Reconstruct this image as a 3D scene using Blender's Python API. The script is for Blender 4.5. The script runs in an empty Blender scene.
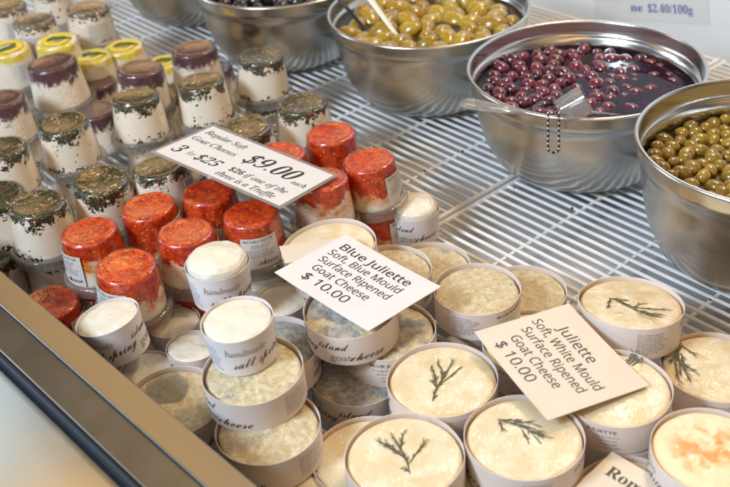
import bpy, math, random
from mathutils import Vector, Matrix, noise
PI = math.pi
R = math.radians
rnd = random.Random(7)
scn = bpy.context.scene
COL = scn.collection
S = 0.01                                    # the numbers below are centimetres

# ---------------------------------------------------------------- camera
FPX, PITCH, ROLL, HC = 1000.0, R(33.9), R(5.0), 66.0
fv = Vector((0, math.cos(PITCH), -math.sin(PITCH)))
r0 = Vector((1, 0, 0)); u0 = r0.cross(fv)
rv = math.cos(ROLL)*r0 - math.sin(ROLL)*u0
uv = math.sin(ROLL)*r0 + math.cos(ROLL)*u0
CAMP = Vector((0, 0, HC))
cd = bpy.data.cameras.new('camera'); cam = bpy.data.objects.new('camera', cd); COL.objects.link(cam)
cam.matrix_world = Matrix(((rv.x, uv.x, -fv.x, 0), (rv.y, uv.y, -fv.y, 0), (rv.z, uv.z, -fv.z, HC*S), (0, 0, 0, 1)))
cd.sensor_width = 36; cd.lens = 36*FPX/730; cd.clip_start = 0.02; cd.clip_end = 100
cd.dof.use_dof = True; cd.dof.focus_distance = 1.02; cd.dof.aperture_fstop = 7.0
scn.camera = cam

def at(px, py, z):
    """point at height z (cm) seen at pixel px, py of the 730 x 487 photograph"""
    d = fv + rv*((px-365)/FPX) - uv*((py-243.5)/FPX)
    return CAMP + d*((z-HC)/d.z)
WA = R(-51.3)
WV = Vector((math.cos(WA), math.sin(WA), 0)); NV = Vector((-WV.y, WV.x, 0))
def wnz(w, n, z): return WV*w + NV*n + Vector((0, 0, z))

# ---------------------------------------------------------------- materials
class NT:
    def __init__(s, name):
        s.m = bpy.data.materials.new(name); s.m.use_nodes = True
        s.t = s.m.node_tree; s.t.nodes.clear()
        s.out = s.t.nodes.new('ShaderNodeOutputMaterial')
    def n(s, typ, ins=None, **kw):
        nd = s.t.nodes.new('ShaderNode'+typ)
        for k, v in kw.items(): setattr(nd, k, v)
        for k, v in (ins or {}).items(): s.set(nd.inputs[k], v)
        return nd
    def set(s, sock, v):
        if isinstance(v, bpy.types.NodeSocket): s.t.links.new(v, sock)
        elif isinstance(v, bpy.types.Node): s.t.links.new(v.outputs[0], sock)
        else:
            if isinstance(v, tuple) and len(v) == 3 and sock.type == 'RGBA': v = (*v, 1)
            sock.default_value = v
    def math(s, op, a, b=0.0, c=None, clamp=False):
        nd = s.t.nodes.new('ShaderNodeMath'); nd.operation = op; nd.use_clamp = clamp
        s.set(nd.inputs[0], a); s.set(nd.inputs[1], b)
        if c is not None: s.set(nd.inputs[2], c)
        return nd.outputs[0]
    def mix(s, f, a, b, mode='MIX'):
        nd = s.t.nodes.new('ShaderNodeMix'); nd.data_type = 'RGBA'; nd.blend_type = mode
        s.set(nd.inputs[0], f); s.set(nd.inputs[6], a); s.set(nd.inputs[7], b)
        return nd.outputs[2]
    def ramp(s, f, a, b, smooth=True):
        nd = s.t.nodes.new('ShaderNodeMapRange'); nd.interpolation_type = 'SMOOTHSTEP' if smooth else 'LINEAR'
        s.set(nd.inputs[0], f); s.set(nd.inputs[1], a); s.set(nd.inputs[2], b)
        return nd.outputs[0]
    def coord(s, shift=True, kind='Object'):
        tc = s.n('TexCoord').outputs[kind]
        if not shift: return tc
        oi = s.n('ObjectInfo').outputs['Random']
        off = s.n('CombineXYZ', {0: s.math('MULTIPLY', oi, 3.7), 1: s.math('MULTIPLY', oi, 9.1), 2: 0.0})
        return s.n('VectorMath', {0: tc, 1: off}, operation='ADD').outputs[0]
    def own(s):
        # per-object coverage, kept in the object's colour (1 = none, lower = thinner topping)
        return s.math('MULTIPLY_ADD', s.n('SeparateColor', {0: s.n('ObjectInfo').outputs['Color']}).outputs[0], -3.0, 3.0)
    def rand(s): return s.n('ObjectInfo').outputs['Random']
    def noise(s, co, scale, detail=3, rough=.55, dist=0):
        return s.n('TexNoise', {'Vector': co, 'Scale': scale, 'Detail': detail, 'Roughness': rough, 'Distortion': dist}).outputs[0]
    def vor(s, co, scale, rand=1.0):
        return s.n('TexVoronoi', {'Vector': co, 'Scale': scale, 'Randomness': rand})
    def bump(s, h, strength, dist, normal=None):
        ins = {'Strength': strength, 'Distance': dist, 'Height': h}
        if normal is not None: ins['Normal'] = normal
        return s.n('Bump', ins).outputs[0]
    def bsdf(s, **kw):
        nd = s.n('BsdfPrincipled')
        for k, v in kw.items(): s.set(nd.inputs[k.replace('_', ' ')], v)
        return nd
    def fresnel(s, ior, nrm=None):
        # Schlick, the same from both sides of a thin sheet
        g = s.n('NewGeometry'); f0 = ((ior-1)/(ior+1))**2
        d = s.n('VectorMath', {0: g.outputs['Incoming'], 1: g.outputs['Normal'] if nrm is None else nrm}, operation='DOT_PRODUCT').outputs['Value']
        k = s.math('POWER', s.math('SUBTRACT', 1.0, s.math('ABSOLUTE', d), clamp=True), 5.0)
        return s.math('MULTIPLY_ADD', k, 1-f0, f0, clamp=True)
    def done(s, sh):
        s.set(s.out.inputs[0], sh); return s.m
    def z(s):
        return s.math('MULTIPLY', s.n('SeparateXYZ', {0: s.n('TexCoord').outputs['Object']}).outputs[2], 100.0)

M = {}
def mat_paper(name, col, rough=.6):
    t = NT(name); co = t.coord()
    n = t.noise(co, 40, 4); f = t.noise(co, 900, 2)
    c = t.mix(n, tuple(x*.93 for x in col), tuple(min(1, x*1.04) for x in col))
    return t.done(t.bsdf(Base_Color=c, Roughness=rough, Normal=t.bump(f, .12, .0004), Coat_Weight=.12, Coat_Roughness=.35))
M['band'] = mat_paper('paper_band', (.77, .665, .61))
M['tubband'] = mat_paper('tub_paper', (.76, .70, .69))
M['card'] = mat_paper('price_card', (.71, .62, .505), .5)
M['whitecard'] = mat_paper('laminated_card', (.75, .73, .72), .35)
M['label'] = mat_paper('sticker_paper', (.66, .62, .58), .45)
def mat_flat(name, col, rough=.5, **kw):
    t = NT(name); return t.done(t.bsdf(Base_Color=col, Roughness=rough, **kw))
M['ink'] = mat_flat('black_ink', (.018, .016, .018), .45)
M['greyink'] = mat_flat('grey_ink', (.30, .28, .24), .5)
M['softink'] = mat_flat('small_print_ink', (.10, .085, .09), .5)
M['blueink'] = mat_flat('blue_ink', (.07, .13, .34), .5)

def film(t, co, strength=.5, scale=55):
    """cling film laid over the surface: a clear coat with creases"""
    w = t.noise(co, scale, 4, .6, 1.2)
    crease = t.math('ABSOLUTE', t.math('SUBTRACT', w, .5))
    return t.bump(crease, strength, .004)
def mat_white_cheese():
    t = NT('white_mould_cheese'); co = t.coord()
    n = t.noise(co, 55, 5, .6); f = t.noise(co, 420, 3)
    warm = t.mix(t.rand(), (.66, .52, .285), (.73, .60, .37))
    c = t.mix(t.ramp(n, .35, .75), warm, (.83, .745, .56))
    return t.done(t.bsdf(Base_Color=c, Roughness=.55, Subsurface_Weight=.15, Subsurface_Radius=(.004, .003, .002), Subsurface_Scale=.6,
        Normal=t.bump(f, .25, .0015), Coat_Weight=.9, Coat_Roughness=.08, Coat_Normal=film(t, co, 1.0, 42)))
M['white'] = mat_white_cheese()
def mat_orange():
    t = NT('orange_rind_cheese'); co = t.coord()
    n = t.noise(co, 60, 4, .55, .6); f = t.noise(co, 420, 3)
    d = t.n('VectorMath', {0: t.n('TexCoord').outputs['Object']}, operation='LENGTH').outputs['Value']
    inside = t.ramp(d, .052, .036)
    c = t.mix(t.math('MULTIPLY', t.ramp(n, .42, .60), inside), (.82, .68, .43), (.82, .30, .055))
    return t.done(t.bsdf(Base_Color=c, Roughness=.5, Normal=t.bump(f, .3, .0015), Coat_Weight=.5, Coat_Roughness=.12, Coat_Normal=film(t, co, .5, 70)))
M['orange'] = mat_orange()
def mat_blue_cheese():
    t = NT('blue_mould_cheese'); co = t.coord()
    big = t.noise(co, 34, 4, .65, .4); mid = t.noise(co, 160, 4, .65); f = t.noise(co, 600, 3, .7)
    r = t.rand()
    grey = t.mix(t.ramp(mid, .3, .7), (.27, .27, .26), (.55, .53, .48))
    beige = t.mix(t.ramp(mid, .3, .7), (.64, .49, .245), (.88, .78, .54))
    th = t.math('SUBTRACT', t.math('MULTIPLY_ADD', r, .10, .56), t.math('MULTIPLY', t.own(), .1))
    c = t.mix(t.ramp(big, th, t.math('ADD', th, .10)), beige, grey)
    spk = t.vor(co, 380)
    c = t.mix(t.math('MULTIPLY', t.ramp(spk.outputs['Distance'], .32, .18), .24), c, (.30, .28, .20))
    h = t.math('ADD', t.math('MULTIPLY', mid, .7), t.math('MULTIPLY', f, .5))
    return t.done(t.bsdf(Base_Color=c, Roughness=.6, Normal=t.bump(h, .9, .004), Coat_Weight=.85, Coat_Roughness=.09,
        Coat_Normal=t.bump(t.noise(co, 300, 4, .7, .5), 1.7, .004)))
M['blue'] = mat_blue_cheese()
def mat_tub_cheese():
    t = NT('fresh_goat_cheese'); co = t.coord()
    n = t.noise(co, 60, 4); f = t.noise(co, 300, 3)
    c = t.mix(n, (.70, .625, .48), (.81, .765, .655))
    return t.done(t.bsdf(Base_Color=c, Roughness=.5, Subsurface_Weight=.2, Subsurface_Radius=(.004, .003, .002), Subsurface_Scale=.6,
        Normal=t.bump(f, .15, .001), Coat_Weight=.9, Coat_Roughness=.10, Coat_Normal=film(t, co, 1.0, 60)))
M['fresh'] = mat_tub_cheese()

DH = 5.3                                    # height of a cheese dome
def topped(name, fn):
    """cheese dome: fn(t, co, z, n) gives (topping colour, coverage mask, topping height)"""
    t = NT(name); co = t.coord(); z = t.z()
    n = t.noise(co, 70, 4, .6)
    body = t.mix(n, (.87, .715, .54), (.92, .82, .69))
    top, mask, h, coat = fn(t, co, z, n)
    c = t.mix(mask, body, top)
    return t.done(t.bsdf(Base_Color=c, Roughness=.42, Subsurface_Weight=.08, Subsurface_Radius=(.004, .002, .001), Subsurface_Scale=.5,
        Normal=t.bump(h, .5, .0025), Coat_Weight=coat, Coat_Roughness=.06, Coat_Normal=t.bump(t.noise(co, 45, 2), .12, .004)))
def f_chili(t, co, z, n):
    big = t.noise(co, 48, 5, .66, .6)
    edge = t.math('ADD', t.math('ADD', t.math('MULTIPLY_ADD', big, -6.0, 4.4), t.math('MULTIPLY_ADD', t.rand(), -1.6, .8)), t.own())
    mask = t.ramp(z, edge, t.math('ADD', edge, .9))
    m1 = t.noise(co, 130, 5, .7, .4)
    red = t.mix(t.ramp(m1, .32, .68), (.30, .008, .001), (.70, .062, .003))
    red = t.mix(t.math('MULTIPLY', t.ramp(t.noise(co, 70, 4, .65), .52, .74), .45), red, (.86, .22, .008))
    sd = t.vor(t.n('VectorMath', {0: co, 1: (1.0, 1.0, 1.3)}, operation='MULTIPLY').outputs[0], 235); pick = t.math('GREATER_THAN', t.n('SeparateColor', {0: sd.outputs['Color']}).outputs[0], .70)
    seed = t.math('MULTIPLY', t.ramp(sd.outputs['Distance'], .46, .12), t.math('MULTIPLY', pick, .55))
    red = t.mix(seed, red, (.90, .36, .05))
    # orange oil where the topping thins out
    thin = t.ramp(z, t.math('SUBTRACT', edge, 1.3), t.math('ADD', edge, .2))
    col = t.mix(mask, (.78, .27, .03), red)
    cover = t.math('MAXIMUM', mask, t.math('MULTIPLY', thin, t.ramp(t.noise(co, 80, 4), .34, .62)))
    return col, cover, t.math('ADD', m1, seed), .4
M['chili'] = topped('chili_cheese', f_chili)
def f_herb(t, co, z, n):
    wob = t.n('TexNoise', {'Vector': co, 'Scale': 260.0, 'Detail': 2.0}).outputs['Color']
    cw = t.n('VectorMath', {0: co, 1: t.n('VectorMath', {0: wob, 'Scale': .0028}, operation='SCALE').outputs[0]}, operation='ADD').outputs[0]
    v = t.vor(cw, 390); sc = t.n('SeparateColor', {0: v.outputs['Color']})
    rr = sc.outputs[0]; gg = sc.outputs[1]
    edge = t.math('MULTIPLY_ADD', t.noise(co, 66, 5, .72), -6.4, 7.1)
    prob = t.ramp(z, t.math('ADD', edge, -.25), t.math('ADD', edge, .55), False)
    prob = t.math('MAXIMUM', prob, t.math('MULTIPLY', t.ramp(t.noise(co, 30, 3), .52, .70), .06))
    prob = t.math('MAXIMUM', prob, t.math('MULTIPLY', t.ramp(z, 1.25, .30), t.ramp(t.noise(co, 38, 3, .6), .42, .60)))
    mask = t.math('MULTIPLY', t.math('LESS_THAN', rr, prob), t.ramp(v.outputs['Distance'], .80, .60))
    full = t.math('MULTIPLY', t.ramp(z, t.math('ADD', edge, .3), t.math('ADD', edge, .55)), t.math('LESS_THAN', rr, .985))
    mask = t.math('MAXIMUM', mask, full)
    base = t.mix(t.ramp(gg, .15, .85), (.012, .012, .004), (.060, .064, .012))
    base = t.mix(t.math('GREATER_THAN', gg, .88), base, (.16, .04, .022))
    bb = sc.outputs[2]; patch = t.ramp(t.noise(co, 42, 4, .6), .46, .66)
    glare_straw = t.math('LESS_THAN', bb, t.math('MULTIPLY_ADD', patch, .14, .0))  # pale straw flakes, bunched in patches to paint in the golden glare
    base = t.mix(glare_straw, base, t.mix(gg, (.22, .16, .05), (.50, .42, .24)))
    return base, mask, t.math('MULTIPLY', t.math('SUBTRACT', 1.0, v.outputs['Distance']), mask), .5
M['herb'] = topped('herb_cheese', f_herb)
def f_pepper(t, co, z, n):
    v = t.vor(co, 330); sc = t.n('SeparateColor', {0: v.outputs['Color']})
    edge = t.math('MULTIPLY_ADD', t.noise(co, 40, 3, .6), -2.4, 4.9)
    prob = t.math('MAXIMUM', t.ramp(z, edge, t.math('ADD', edge, 1.1), False), .03)
    mask = t.math('LESS_THAN', sc.outputs[0], prob)
    base = t.mix(sc.outputs[1], (.06, .04, .025), (.30, .23, .15))
    return base, mask, v.outputs['Distance'], .5
M['pepper'] = topped('pepper_cheese', f_pepper)
def f_purple(t, co, z, n):
    big = t.noise(co, 75, 6, .72, .9)
    edge = t.math('MULTIPLY_ADD', big, -5.4, 5.75)
    mask = t.ramp(z, edge, t.math('ADD', edge, .8))
    c = t.mix(t.noise(co, 200, 3), (.050, .015, .022), (.135, .048, .052))
    return c, mask, t.noise(co, 250, 3), .4
M['purple'] = topped('olive_paste_cheese', f_purple)
def f_yellow(t, co, z, n):
    v = t.noise(co, 48, 3, .5, .8)
    edge = t.math('MULTIPLY_ADD', v, -3.0, 5.2)
    mask = t.math('MULTIPLY', t.ramp(z, edge, t.math('ADD', edge, .7)), t.ramp(t.noise(co, 75, 2), .36, .50))
    c = t.mix(t.noise(co, 130, 3), (.68, .44, .02), (.86, .72, .11))
    return c, mask, v, .7
M['yellow'] = topped('lemon_cheese', f_yellow)

def mat_clear(name, tint=(.93, .93, .93), ior=1.33, rough=.06, crease=.0):
    t = NT(name); co = t.coord()
    nrm = t.bump(t.noise(co, 120, 3, .6, 1.0), crease, .003)
    fr = t.fresnel(ior, nrm)
    g = t.n('BsdfGlossy', {'Color': (.95, .95, .95), 'Roughness': rough, 'Normal': nrm})
    tr = t.n('BsdfTransparent', {'Color': tint})
    return t.done(t.n('MixShader', {0: fr, 1: tr, 2: g}))
M['cup'] = mat_clear('clear_plastic_cup', (.985, .985, .98), 1.48, .03, .22)
def mat_flange():
    t = NT('cloudy_plastic'); co = t.coord()
    nrm = t.bump(t.noise(co, 90, 3, .6, .8), .35, .004)
    tr = t.n('BsdfTransparent', {'Color': (.90, .89, .87)}); df = t.n('BsdfDiffuse', {'Color': (.50, .46, .41)})
    g = t.n('BsdfGlossy', {'Color': (.9, .9, .9), 'Roughness': .12, 'Normal': nrm})
    m1 = t.n('MixShader', {0: .24, 1: tr, 2: df})
    return t.done(t.n('MixShader', {0: t.fresnel(1.45, nrm), 1: m1, 2: g}))
M['flange'] = mat_flange()
def mat_sleeve(name='clear_plastic_sleeve', df=.30, ior=1.4):
    t = NT(name)
    m1 = t.n('MixShader', {0: df, 1: t.n('BsdfTransparent', {'Color': (.92, .9, .89)}), 2: t.n('BsdfDiffuse', {'Color': (.55, .52, .50)})})
    return t.done(t.n('MixShader', {0: t.fresnel(ior), 1: m1, 2: t.n('BsdfGlossy', {'Color': (.9, .9, .9), 'Roughness': .08})}))
M['sleeve'] = mat_sleeve()
M['plastic'] = mat_sleeve('clear_plastic', .20, 1.75)

def mat_steel(name, base, rough, bands=True):
    t = NT(name)
    co = t.n('TexCoord').outputs['Object']
    sp = t.n('SeparateXYZ', {0: co})
    if bands:                               # spun rings
        r = t.n('VectorMath', {0: t.n('CombineXYZ', {0: sp.outputs[0], 1: sp.outputs[1]})}, operation='LENGTH').outputs['Value']
        v = t.n('CombineXYZ', {0: t.math('MULTIPLY', r, 1500.0), 1: t.math('MULTIPLY', sp.outputs[2], 1500.0), 2: t.math('MULTIPLY', sp.outputs[0], 6.0)})
    else:                                   # brushed along x
        v = t.n('CombineXYZ', {0: t.math('MULTIPLY', sp.outputs[0], 14.0), 1: t.math('MULTIPLY', sp.outputs[1], 1500.0), 2: t.math('MULTIPLY', sp.outputs[2], 1500.0)})
    fine = t.noise(v, 1.0, 2)
    sm = t.noise(co, 22, 4, .6)
    c = t.mix(sm, tuple(x*.88 for x in base), base)
    ro = t.math('ADD', t.math('MULTIPLY_ADD', fine, .16 if bands else .05, rough-(.08 if bands else .025)), t.math('MULTIPLY_ADD', sm, .14, -.07))
    if bands:
        tg = t.n('Tangent', direction_type='RADIAL', axis='Z').outputs[0]
        return t.done(t.bsdf(Base_Color=c, Metallic=1.0, Roughness=ro, Anisotropic=.6, Tangent=tg, Normal=t.bump(fine, .06, .0004)))
    return t.done(t.bsdf(Base_Color=c, Metallic=1.0, Roughness=ro, Normal=t.bump(fine, .04, .0004)))
M['steel'] = mat_steel('spun_steel', (.66, .635, .60), .20)
M['rim'] = mat_steel('rolled_steel_rim', (.66, .63, .59), .22)
M['rail'] = mat_steel('brushed_rail', (.37, .352, .32), .34, False)
M['panel'] = mat_steel('counter_panel', (.60, .60, .58), .20, False)
def mat_wire():
    t = NT('white_coated_wire'); co = t.n('TexCoord').outputs['Object']
    n = t.noise(co, 25, 4); v = t.vor(co, 60)
    c = t.mix(t.ramp(n, .4, .75), (.90, .90, .90), (.80, .78, .73))
    spot = t.math('MULTIPLY', t.ramp(v.outputs['Distance'], .17, .12), t.math('GREATER_THAN', t.n('SeparateColor', {0: v.outputs['Color']}).outputs[0], .88))
    c = t.mix(spot, c, (.035, .025, .018))
    return t.done(t.bsdf(Base_Color=c, Roughness=.35, Coat_Weight=.3, Coat_Roughness=.2))
M['wire'] = mat_wire()
def mat_floor():
    t = NT('case_floor'); co = t.n('TexCoord').outputs['Object']
    n = t.noise(co, 9, 5, .6, .5)
    c = t.mix(t.ramp(n, .3, .7), (.60, .61, .62), (.76, .76, .76))
    return t.done(t.bsdf(Base_Color=c, Metallic=.25, Roughness=.4))
M['floor'] = mat_floor()
def mat_wall():
    t = NT('wall_panel'); co = t.n('TexCoord').outputs['Object']
    n = t.noise(co, 6, 4, .6)
    return t.done(t.bsdf(Base_Color=t.mix(n, (.80, .80, .80), (.86, .86, .86)), Roughness=.3))
M['wall'] = mat_wall()
def mat_olive(name, a, b, c):
    t = NT(name); co = t.coord(); r = t.rand()
    n = t.noise(co, 90, 3)
    col = t.mix(r, a, b); col = t.mix(t.math('MULTIPLY', t.ramp(n, .45, .7), .7), col, c)
    return t.done(t.bsdf(Base_Color=col, Roughness=.28, Coat_Weight=.8, Coat_Roughness=.04, Normal=t.bump(t.noise(co, 160, 3), .15, .001)))
M['ol_purple'] = mat_olive('purple_olive', (.050, .004, .018), (.15, .012, .040), (.17, .030, .05))
M['ol_green'] = mat_olive('green_olive', (.22, .135, .012), (.36, .235, .020), (.27, .13, .016))
M['ol_yellow'] = mat_olive('yellow_green_olive', (.27, .165, .010), (.42, .28, .018), (.38, .16, .014))
M['ol_black'] = mat_olive('black_olive', (.012, .009, .012), (.03, .02, .025), (.02, .015, .02))
def mat_brine(name, tint, deep, fac):
    t = NT(name); co = t.n('TexCoord').outputs['Object']
    nrm = t.bump(t.noise(co, 30, 3, .5, .3), .10, .004)
    tr = t.n('BsdfTransparent', {'Color': tint}); df = t.n('BsdfDiffuse', {'Color': deep})
    under = t.n('MixShader', {0: fac, 1: tr, 2: df})
    g = t.n('BsdfGlossy', {'Color': (1, 1, 1), 'Roughness': .03, 'Normal': nrm})
    fr = t.fresnel(1.36, nrm)
    return t.done(t.n('MixShader', {0: fr, 1: under, 2: g}))
M['br_purple'] = mat_brine('purple_brine', (.46, .20, .42), (.024, .006, .032), .36)
M['br_green'] = mat_brine('green_brine', (.62, .52, .22), (.075, .055, .015), .40)
M['br_dark'] = mat_brine('dark_brine', (.3, .25, .2), (.01, .008, .008), .6)
M['bluereflect'] = mat_flat('blue_face_reflection', (.022, .028, .038), .45)  # rail's outer face: the steel's dark blue reflection is put into the colour
M['black'] = mat_flat('black_plastic', (.015, .015, .017), .3)
M['whiteplastic'] = mat_flat('white_plastic', (.78, .74, .66), .35)
def mat_leaf(name, a, b):
    t = NT(name); co = t.coord(); n = t.noise(co, 260, 3)
    return t.done(t.bsdf(Base_Color=t.mix(n, a, b), Roughness=.45, Coat_Weight=.3, Coat_Roughness=.15))
M['sprig'] = mat_leaf('rosemary_leaf', (.045, .038, .014), (.125, .112, .055))
M['mint'] = mat_leaf('green_leaf', (.02, .07, .015), (.07, .17, .03))
M['petal'] = mat_leaf('yellow_peel', (.72, .50, .02), (.86, .72, .12))

# ---------------------------------------------------------------- geometry helpers
class MB:
    def __init__(s): s.v = []; s.f = []; s.i = []
    def add(s, vs, fs, mi=0):
        o = len(s.v); s.v += [tuple(v) for v in vs]
        s.f += [tuple(i+o for i in f) for f in fs]; s.i += [mi]*len(fs); return s
    def box(s, c, h, mi=0, m=None):
        vs = [Vector((c[0]+x*h[0], c[1]+y*h[1], c[2]+z*h[2])) for x in (-1, 1) for y in (-1, 1) for z in (-1, 1)]
        if m: vs = [m @ v for v in vs]
        return s.add(vs, [(0, 1, 3, 2), (4, 6, 7, 5), (0, 4, 5, 1), (2, 3, 7, 6), (0, 2, 6, 4), (1, 5, 7, 3)], mi)
    def lathe(s, prof, seg=56, mi=0, wob=None):
        vs = []; fs = []; rows = []
        for (r, z) in prof:
            if r < 1e-6: rows.append([len(vs)]); vs.append((0, 0, z)); continue
            row = []
            for k in range(seg):
                a = 2*PI*k/seg; rr, zz = (r, z) if wob is None else wob(r, z, a)
                row.append(len(vs)); vs.append((rr*math.cos(a), rr*math.sin(a), zz))
            rows.append(row)
        for A, B in zip(rows, rows[1:]):
            for k in range(seg):
                k2 = (k+1) % seg
                if len(A) == 1 and len(B) == 1: continue
                if len(A) == 1: fs.append((A[0], B[k2], B[k]))
                elif len(B) == 1: fs.append((A[k], A[k2], B[0]))
                else: fs.append((A[k], A[k2], B[k2], B[k]))
        fs = [f[::-1] for f in fs]
        return s.add(vs, fs, mi)
    def tube(s, pts, rad, seg=8, mi=0, flat=1.0, up=Vector((0, 0, 1))):
        pts = [Vector(p) for p in pts]; rad = rad if isinstance(rad, (list, tuple)) else [rad]*len(pts)
        vs = []; fs = []
        for i, p in enumerate(pts):
            d = (pts[min(i+1, len(pts)-1)]-pts[max(i-1, 0)]).normalized()
            a = d.cross(up)
            if a.length < 1e-4: a = d.cross(Vector((0, 1, 0)))
            a.normalize(); b = a.cross(d).normalized()
            for k in range(seg):
                t = 2*PI*k/seg
                vs.append(p + a*(rad[i]*math.cos(t)) + b*(rad[i]*flat*math.sin(t)))
        for i in range(len(pts)-1):
            for k in range(seg):
                k2 = (k+1) % seg; fs.append((i*seg+k, i*seg+k2, (i+1)*seg+k2, (i+1)*seg+k))
        fs.append(tuple(range(seg))[::-1]); fs.append(tuple((len(pts)-1)*seg+k for k in range(seg)))
        return s.add(vs, fs, mi)
    def sphere(s, c, r, seg=10, rings=6, mi=0, sc=(1, 1, 1)):
        prof = [(r*math.sin(PI*i/rings), -r*math.cos(PI*i/rings)) for i in range(rings+1)]
        prof[0] = (0, -r); prof[-1] = (0, r)
        t = MB().lathe(prof, seg)
        return s.add([(v[0]*sc[0]+c[0], v[1]*sc[1]+c[1], v[2]*sc[2]+c[2]) for v in t.v], t.f, mi)
    def build(s, name, mats, parent=None, smooth=True, loc=None, angle=40):
        me = bpy.data.meshes.new(name)
        me.from_pydata([(x*S, y*S, z*S) for x, y, z in s.v], [], s.f)
        mats = mats if isinstance(mats, (list, tuple)) else [mats]
        for m in mats: me.materials.append(m)
        if len(mats) > 1: me.polygons.foreach_set('material_index', s.i)
        if smooth:
            me.polygons.foreach_set('use_smooth', [True]*len(s.f))
            me.set_sharp_from_angle(angle=R(angle))
        me.update()
        o = bpy.data.objects.new(name, me); COL.objects.link(o)
        if parent is not None: o.parent = parent
        if loc is not None: o.location = Vector(loc)*S
        return o
def empty(name, loc=(0, 0, 0)):
    o = bpy.data.objects.new(name, None); COL.objects.link(o); o.location = Vector(loc)*S; o.empty_display_size = .01
    return o
def tag(o, label=None, cat=None, group=None, kind=None):
    for k, v in (('label', label), ('category', cat), ('group', group), ('kind', kind)):
        if v: o[k] = v
    return o
KIDS = {}
def kids(o):
    return [c for c in bpy.data.objects if c.parent is o]
def copy_tree(o, parent=None):
    c = o.copy(); COL.objects.link(c)
    for k in list(c.keys()):
        if k in ('label', 'group') and parent is None: del c[k]
    if parent is not None: c.parent = parent
    for ch in kids(o): copy_tree(ch, c)
    return c
def pose(o, loc, rz=0.0, tilt=0.0, tdir=0.0, scale=1.0):
    """stand at loc (cm), turned rz, leaning by tilt towards azimuth tdir"""
    ax = Vector((-math.sin(tdir), math.cos(tdir), 0))
    o.matrix_world = Matrix.Translation(Vector(loc)*S) @ Matrix.Rotation(tilt, 4, ax) @ Matrix.Rotation(rz, 4, 'Z') @ Matrix.Scale(scale, 4)

# ---------------------------------------------------------------- lettering
def serif(t, bold=False, italic=False):
    U, L = ((0x1D468, 0x1D482) if italic else (0x1D400, 0x1D41A)) if bold else (0x1D434, 0x1D44E)
    o = ''
    for ch in t:
        if 'A' <= ch <= 'Z': o += chr(U+ord(ch)-65)
        elif ch == 'h' and not bold: o += '\u210e'
        elif 'a' <= ch <= 'z': o += chr(L+ord(ch)-97)
        elif '0' <= ch <= '9': o += chr(0x1D7CE+int(ch))
        else: o += ch
    return o
def sans(t):
    o = ''
    for ch in t:
        if 'A' <= ch <= 'Z': o += chr(0x1D5A0+ord(ch)-65)
        elif 'a' <= ch <= 'z': o += chr(0x1D5BA+ord(ch)-97)
        elif '0' <= ch <= '9': o += chr(0x1D7E2+int(ch))
        else: o += ch
    return o
def script(t):
    return ''.join(chr(0x1D4EA+ord(c)-97) if 'a' <= c <= 'z' else c for c in t)
TXT = {}
def text(body, size=1.0, width=None, shear=0.0, off=0.0, res=3):
    """2-D triangles of a line of text; width (cm) stretches it to fit"""
    key = (body, shear, off, res)
    if key not in TXT:
        cu = bpy.data.curves.new('t', 'FONT'); cu.body = body; cu.shear = shear; cu.fill_mode = 'FRONT'; cu.offset = off; cu.resolution_u = res
        ob = bpy.data.objects.new('t', cu); COL.objects.link(ob)
        dg = bpy.context.evaluated_depsgraph_get(); ev = ob.evaluated_get(dg); me = ev.to_mesh()
        TXT[key] = ([(v.co.x, v.co.y) for v in me.vertices], [tuple(p.vertices) for p in me.polygons])
        ev.to_mesh_clear(); bpy.data.objects.remove(ob); bpy.data.curves.remove(cu)
    vs, fs = TXT[key]
    x0 = min(v[0] for v in vs); x1 = max(v[0] for v in vs)
    sx = size if width is None else width/(x1-x0)
    return [((x-x0)*sx, y*size) for x, y in vs], fs
def micro(width, lines, pitch, seed, hgt=.1):
    """rows of print too small to read"""
    r = random.Random(seed); vs = []; fs = []
    for l in range(lines):
        x = 0; end = width*(1 if l % 4 else r.uniform(.8, 1)) * r.uniform(.86, 1)
        while x < end:
            for k in range(r.randint(2, 7)):
                w = r.uniform(.035, .075); h = hgt*r.choice((1, 1, 1.45)); y = -l*pitch
                kind = r.random()
                parts = ((x, y, x+.022, y+h), (x, y+hgt*.8, x+w, y+hgt)) if kind < .5 else ((x, y, x+w, y+.028), (x+w-.022, y, x+w, y+h))
                for (a, b, c, d) in parts:
                    o = len(vs); vs += [(a, b), (c, b), (c, d), (a, d)]; fs.append((o, o+1, o+2, o+3))
                x += w+.028
            x += .07
    return vs, fs
def on_band(mb, geo, th0, z0, rad, lift=.03, mi=0, slope=0.0, taper=0.0, rise=0.0):
    """lay 2-D lettering on an upright round band; rad at z=0, widening by taper per cm"""
    vs, fs = geo; out = []
    for x, y in vs:
        z = z0 + y + x*rise
        r = rad + taper*z + lift
        a = th0 + x/rad
        out.append((r*math.cos(a), r*math.sin(a), z))
    mb.add(out, fs, mi)

# ---------------------------------------------------------------- the setting
fl = MB(); fl.box((0, 0, 0), (110, 75, .2)); fo = fl.build('case_floor', M['floor'], smooth=False)
pose(fo, wnz(-95, 80, -3.6), WA); tag(fo, kind='structure'); fo.name = 'floor'
wl = MB().box((0, 0, 24), (110, .4, 27)); wo = wl.build('wall', M['wall'], smooth=False)
pose(wo, wnz(-95, 136.5, 0), WA); tag(wo, kind='structure')

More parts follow.
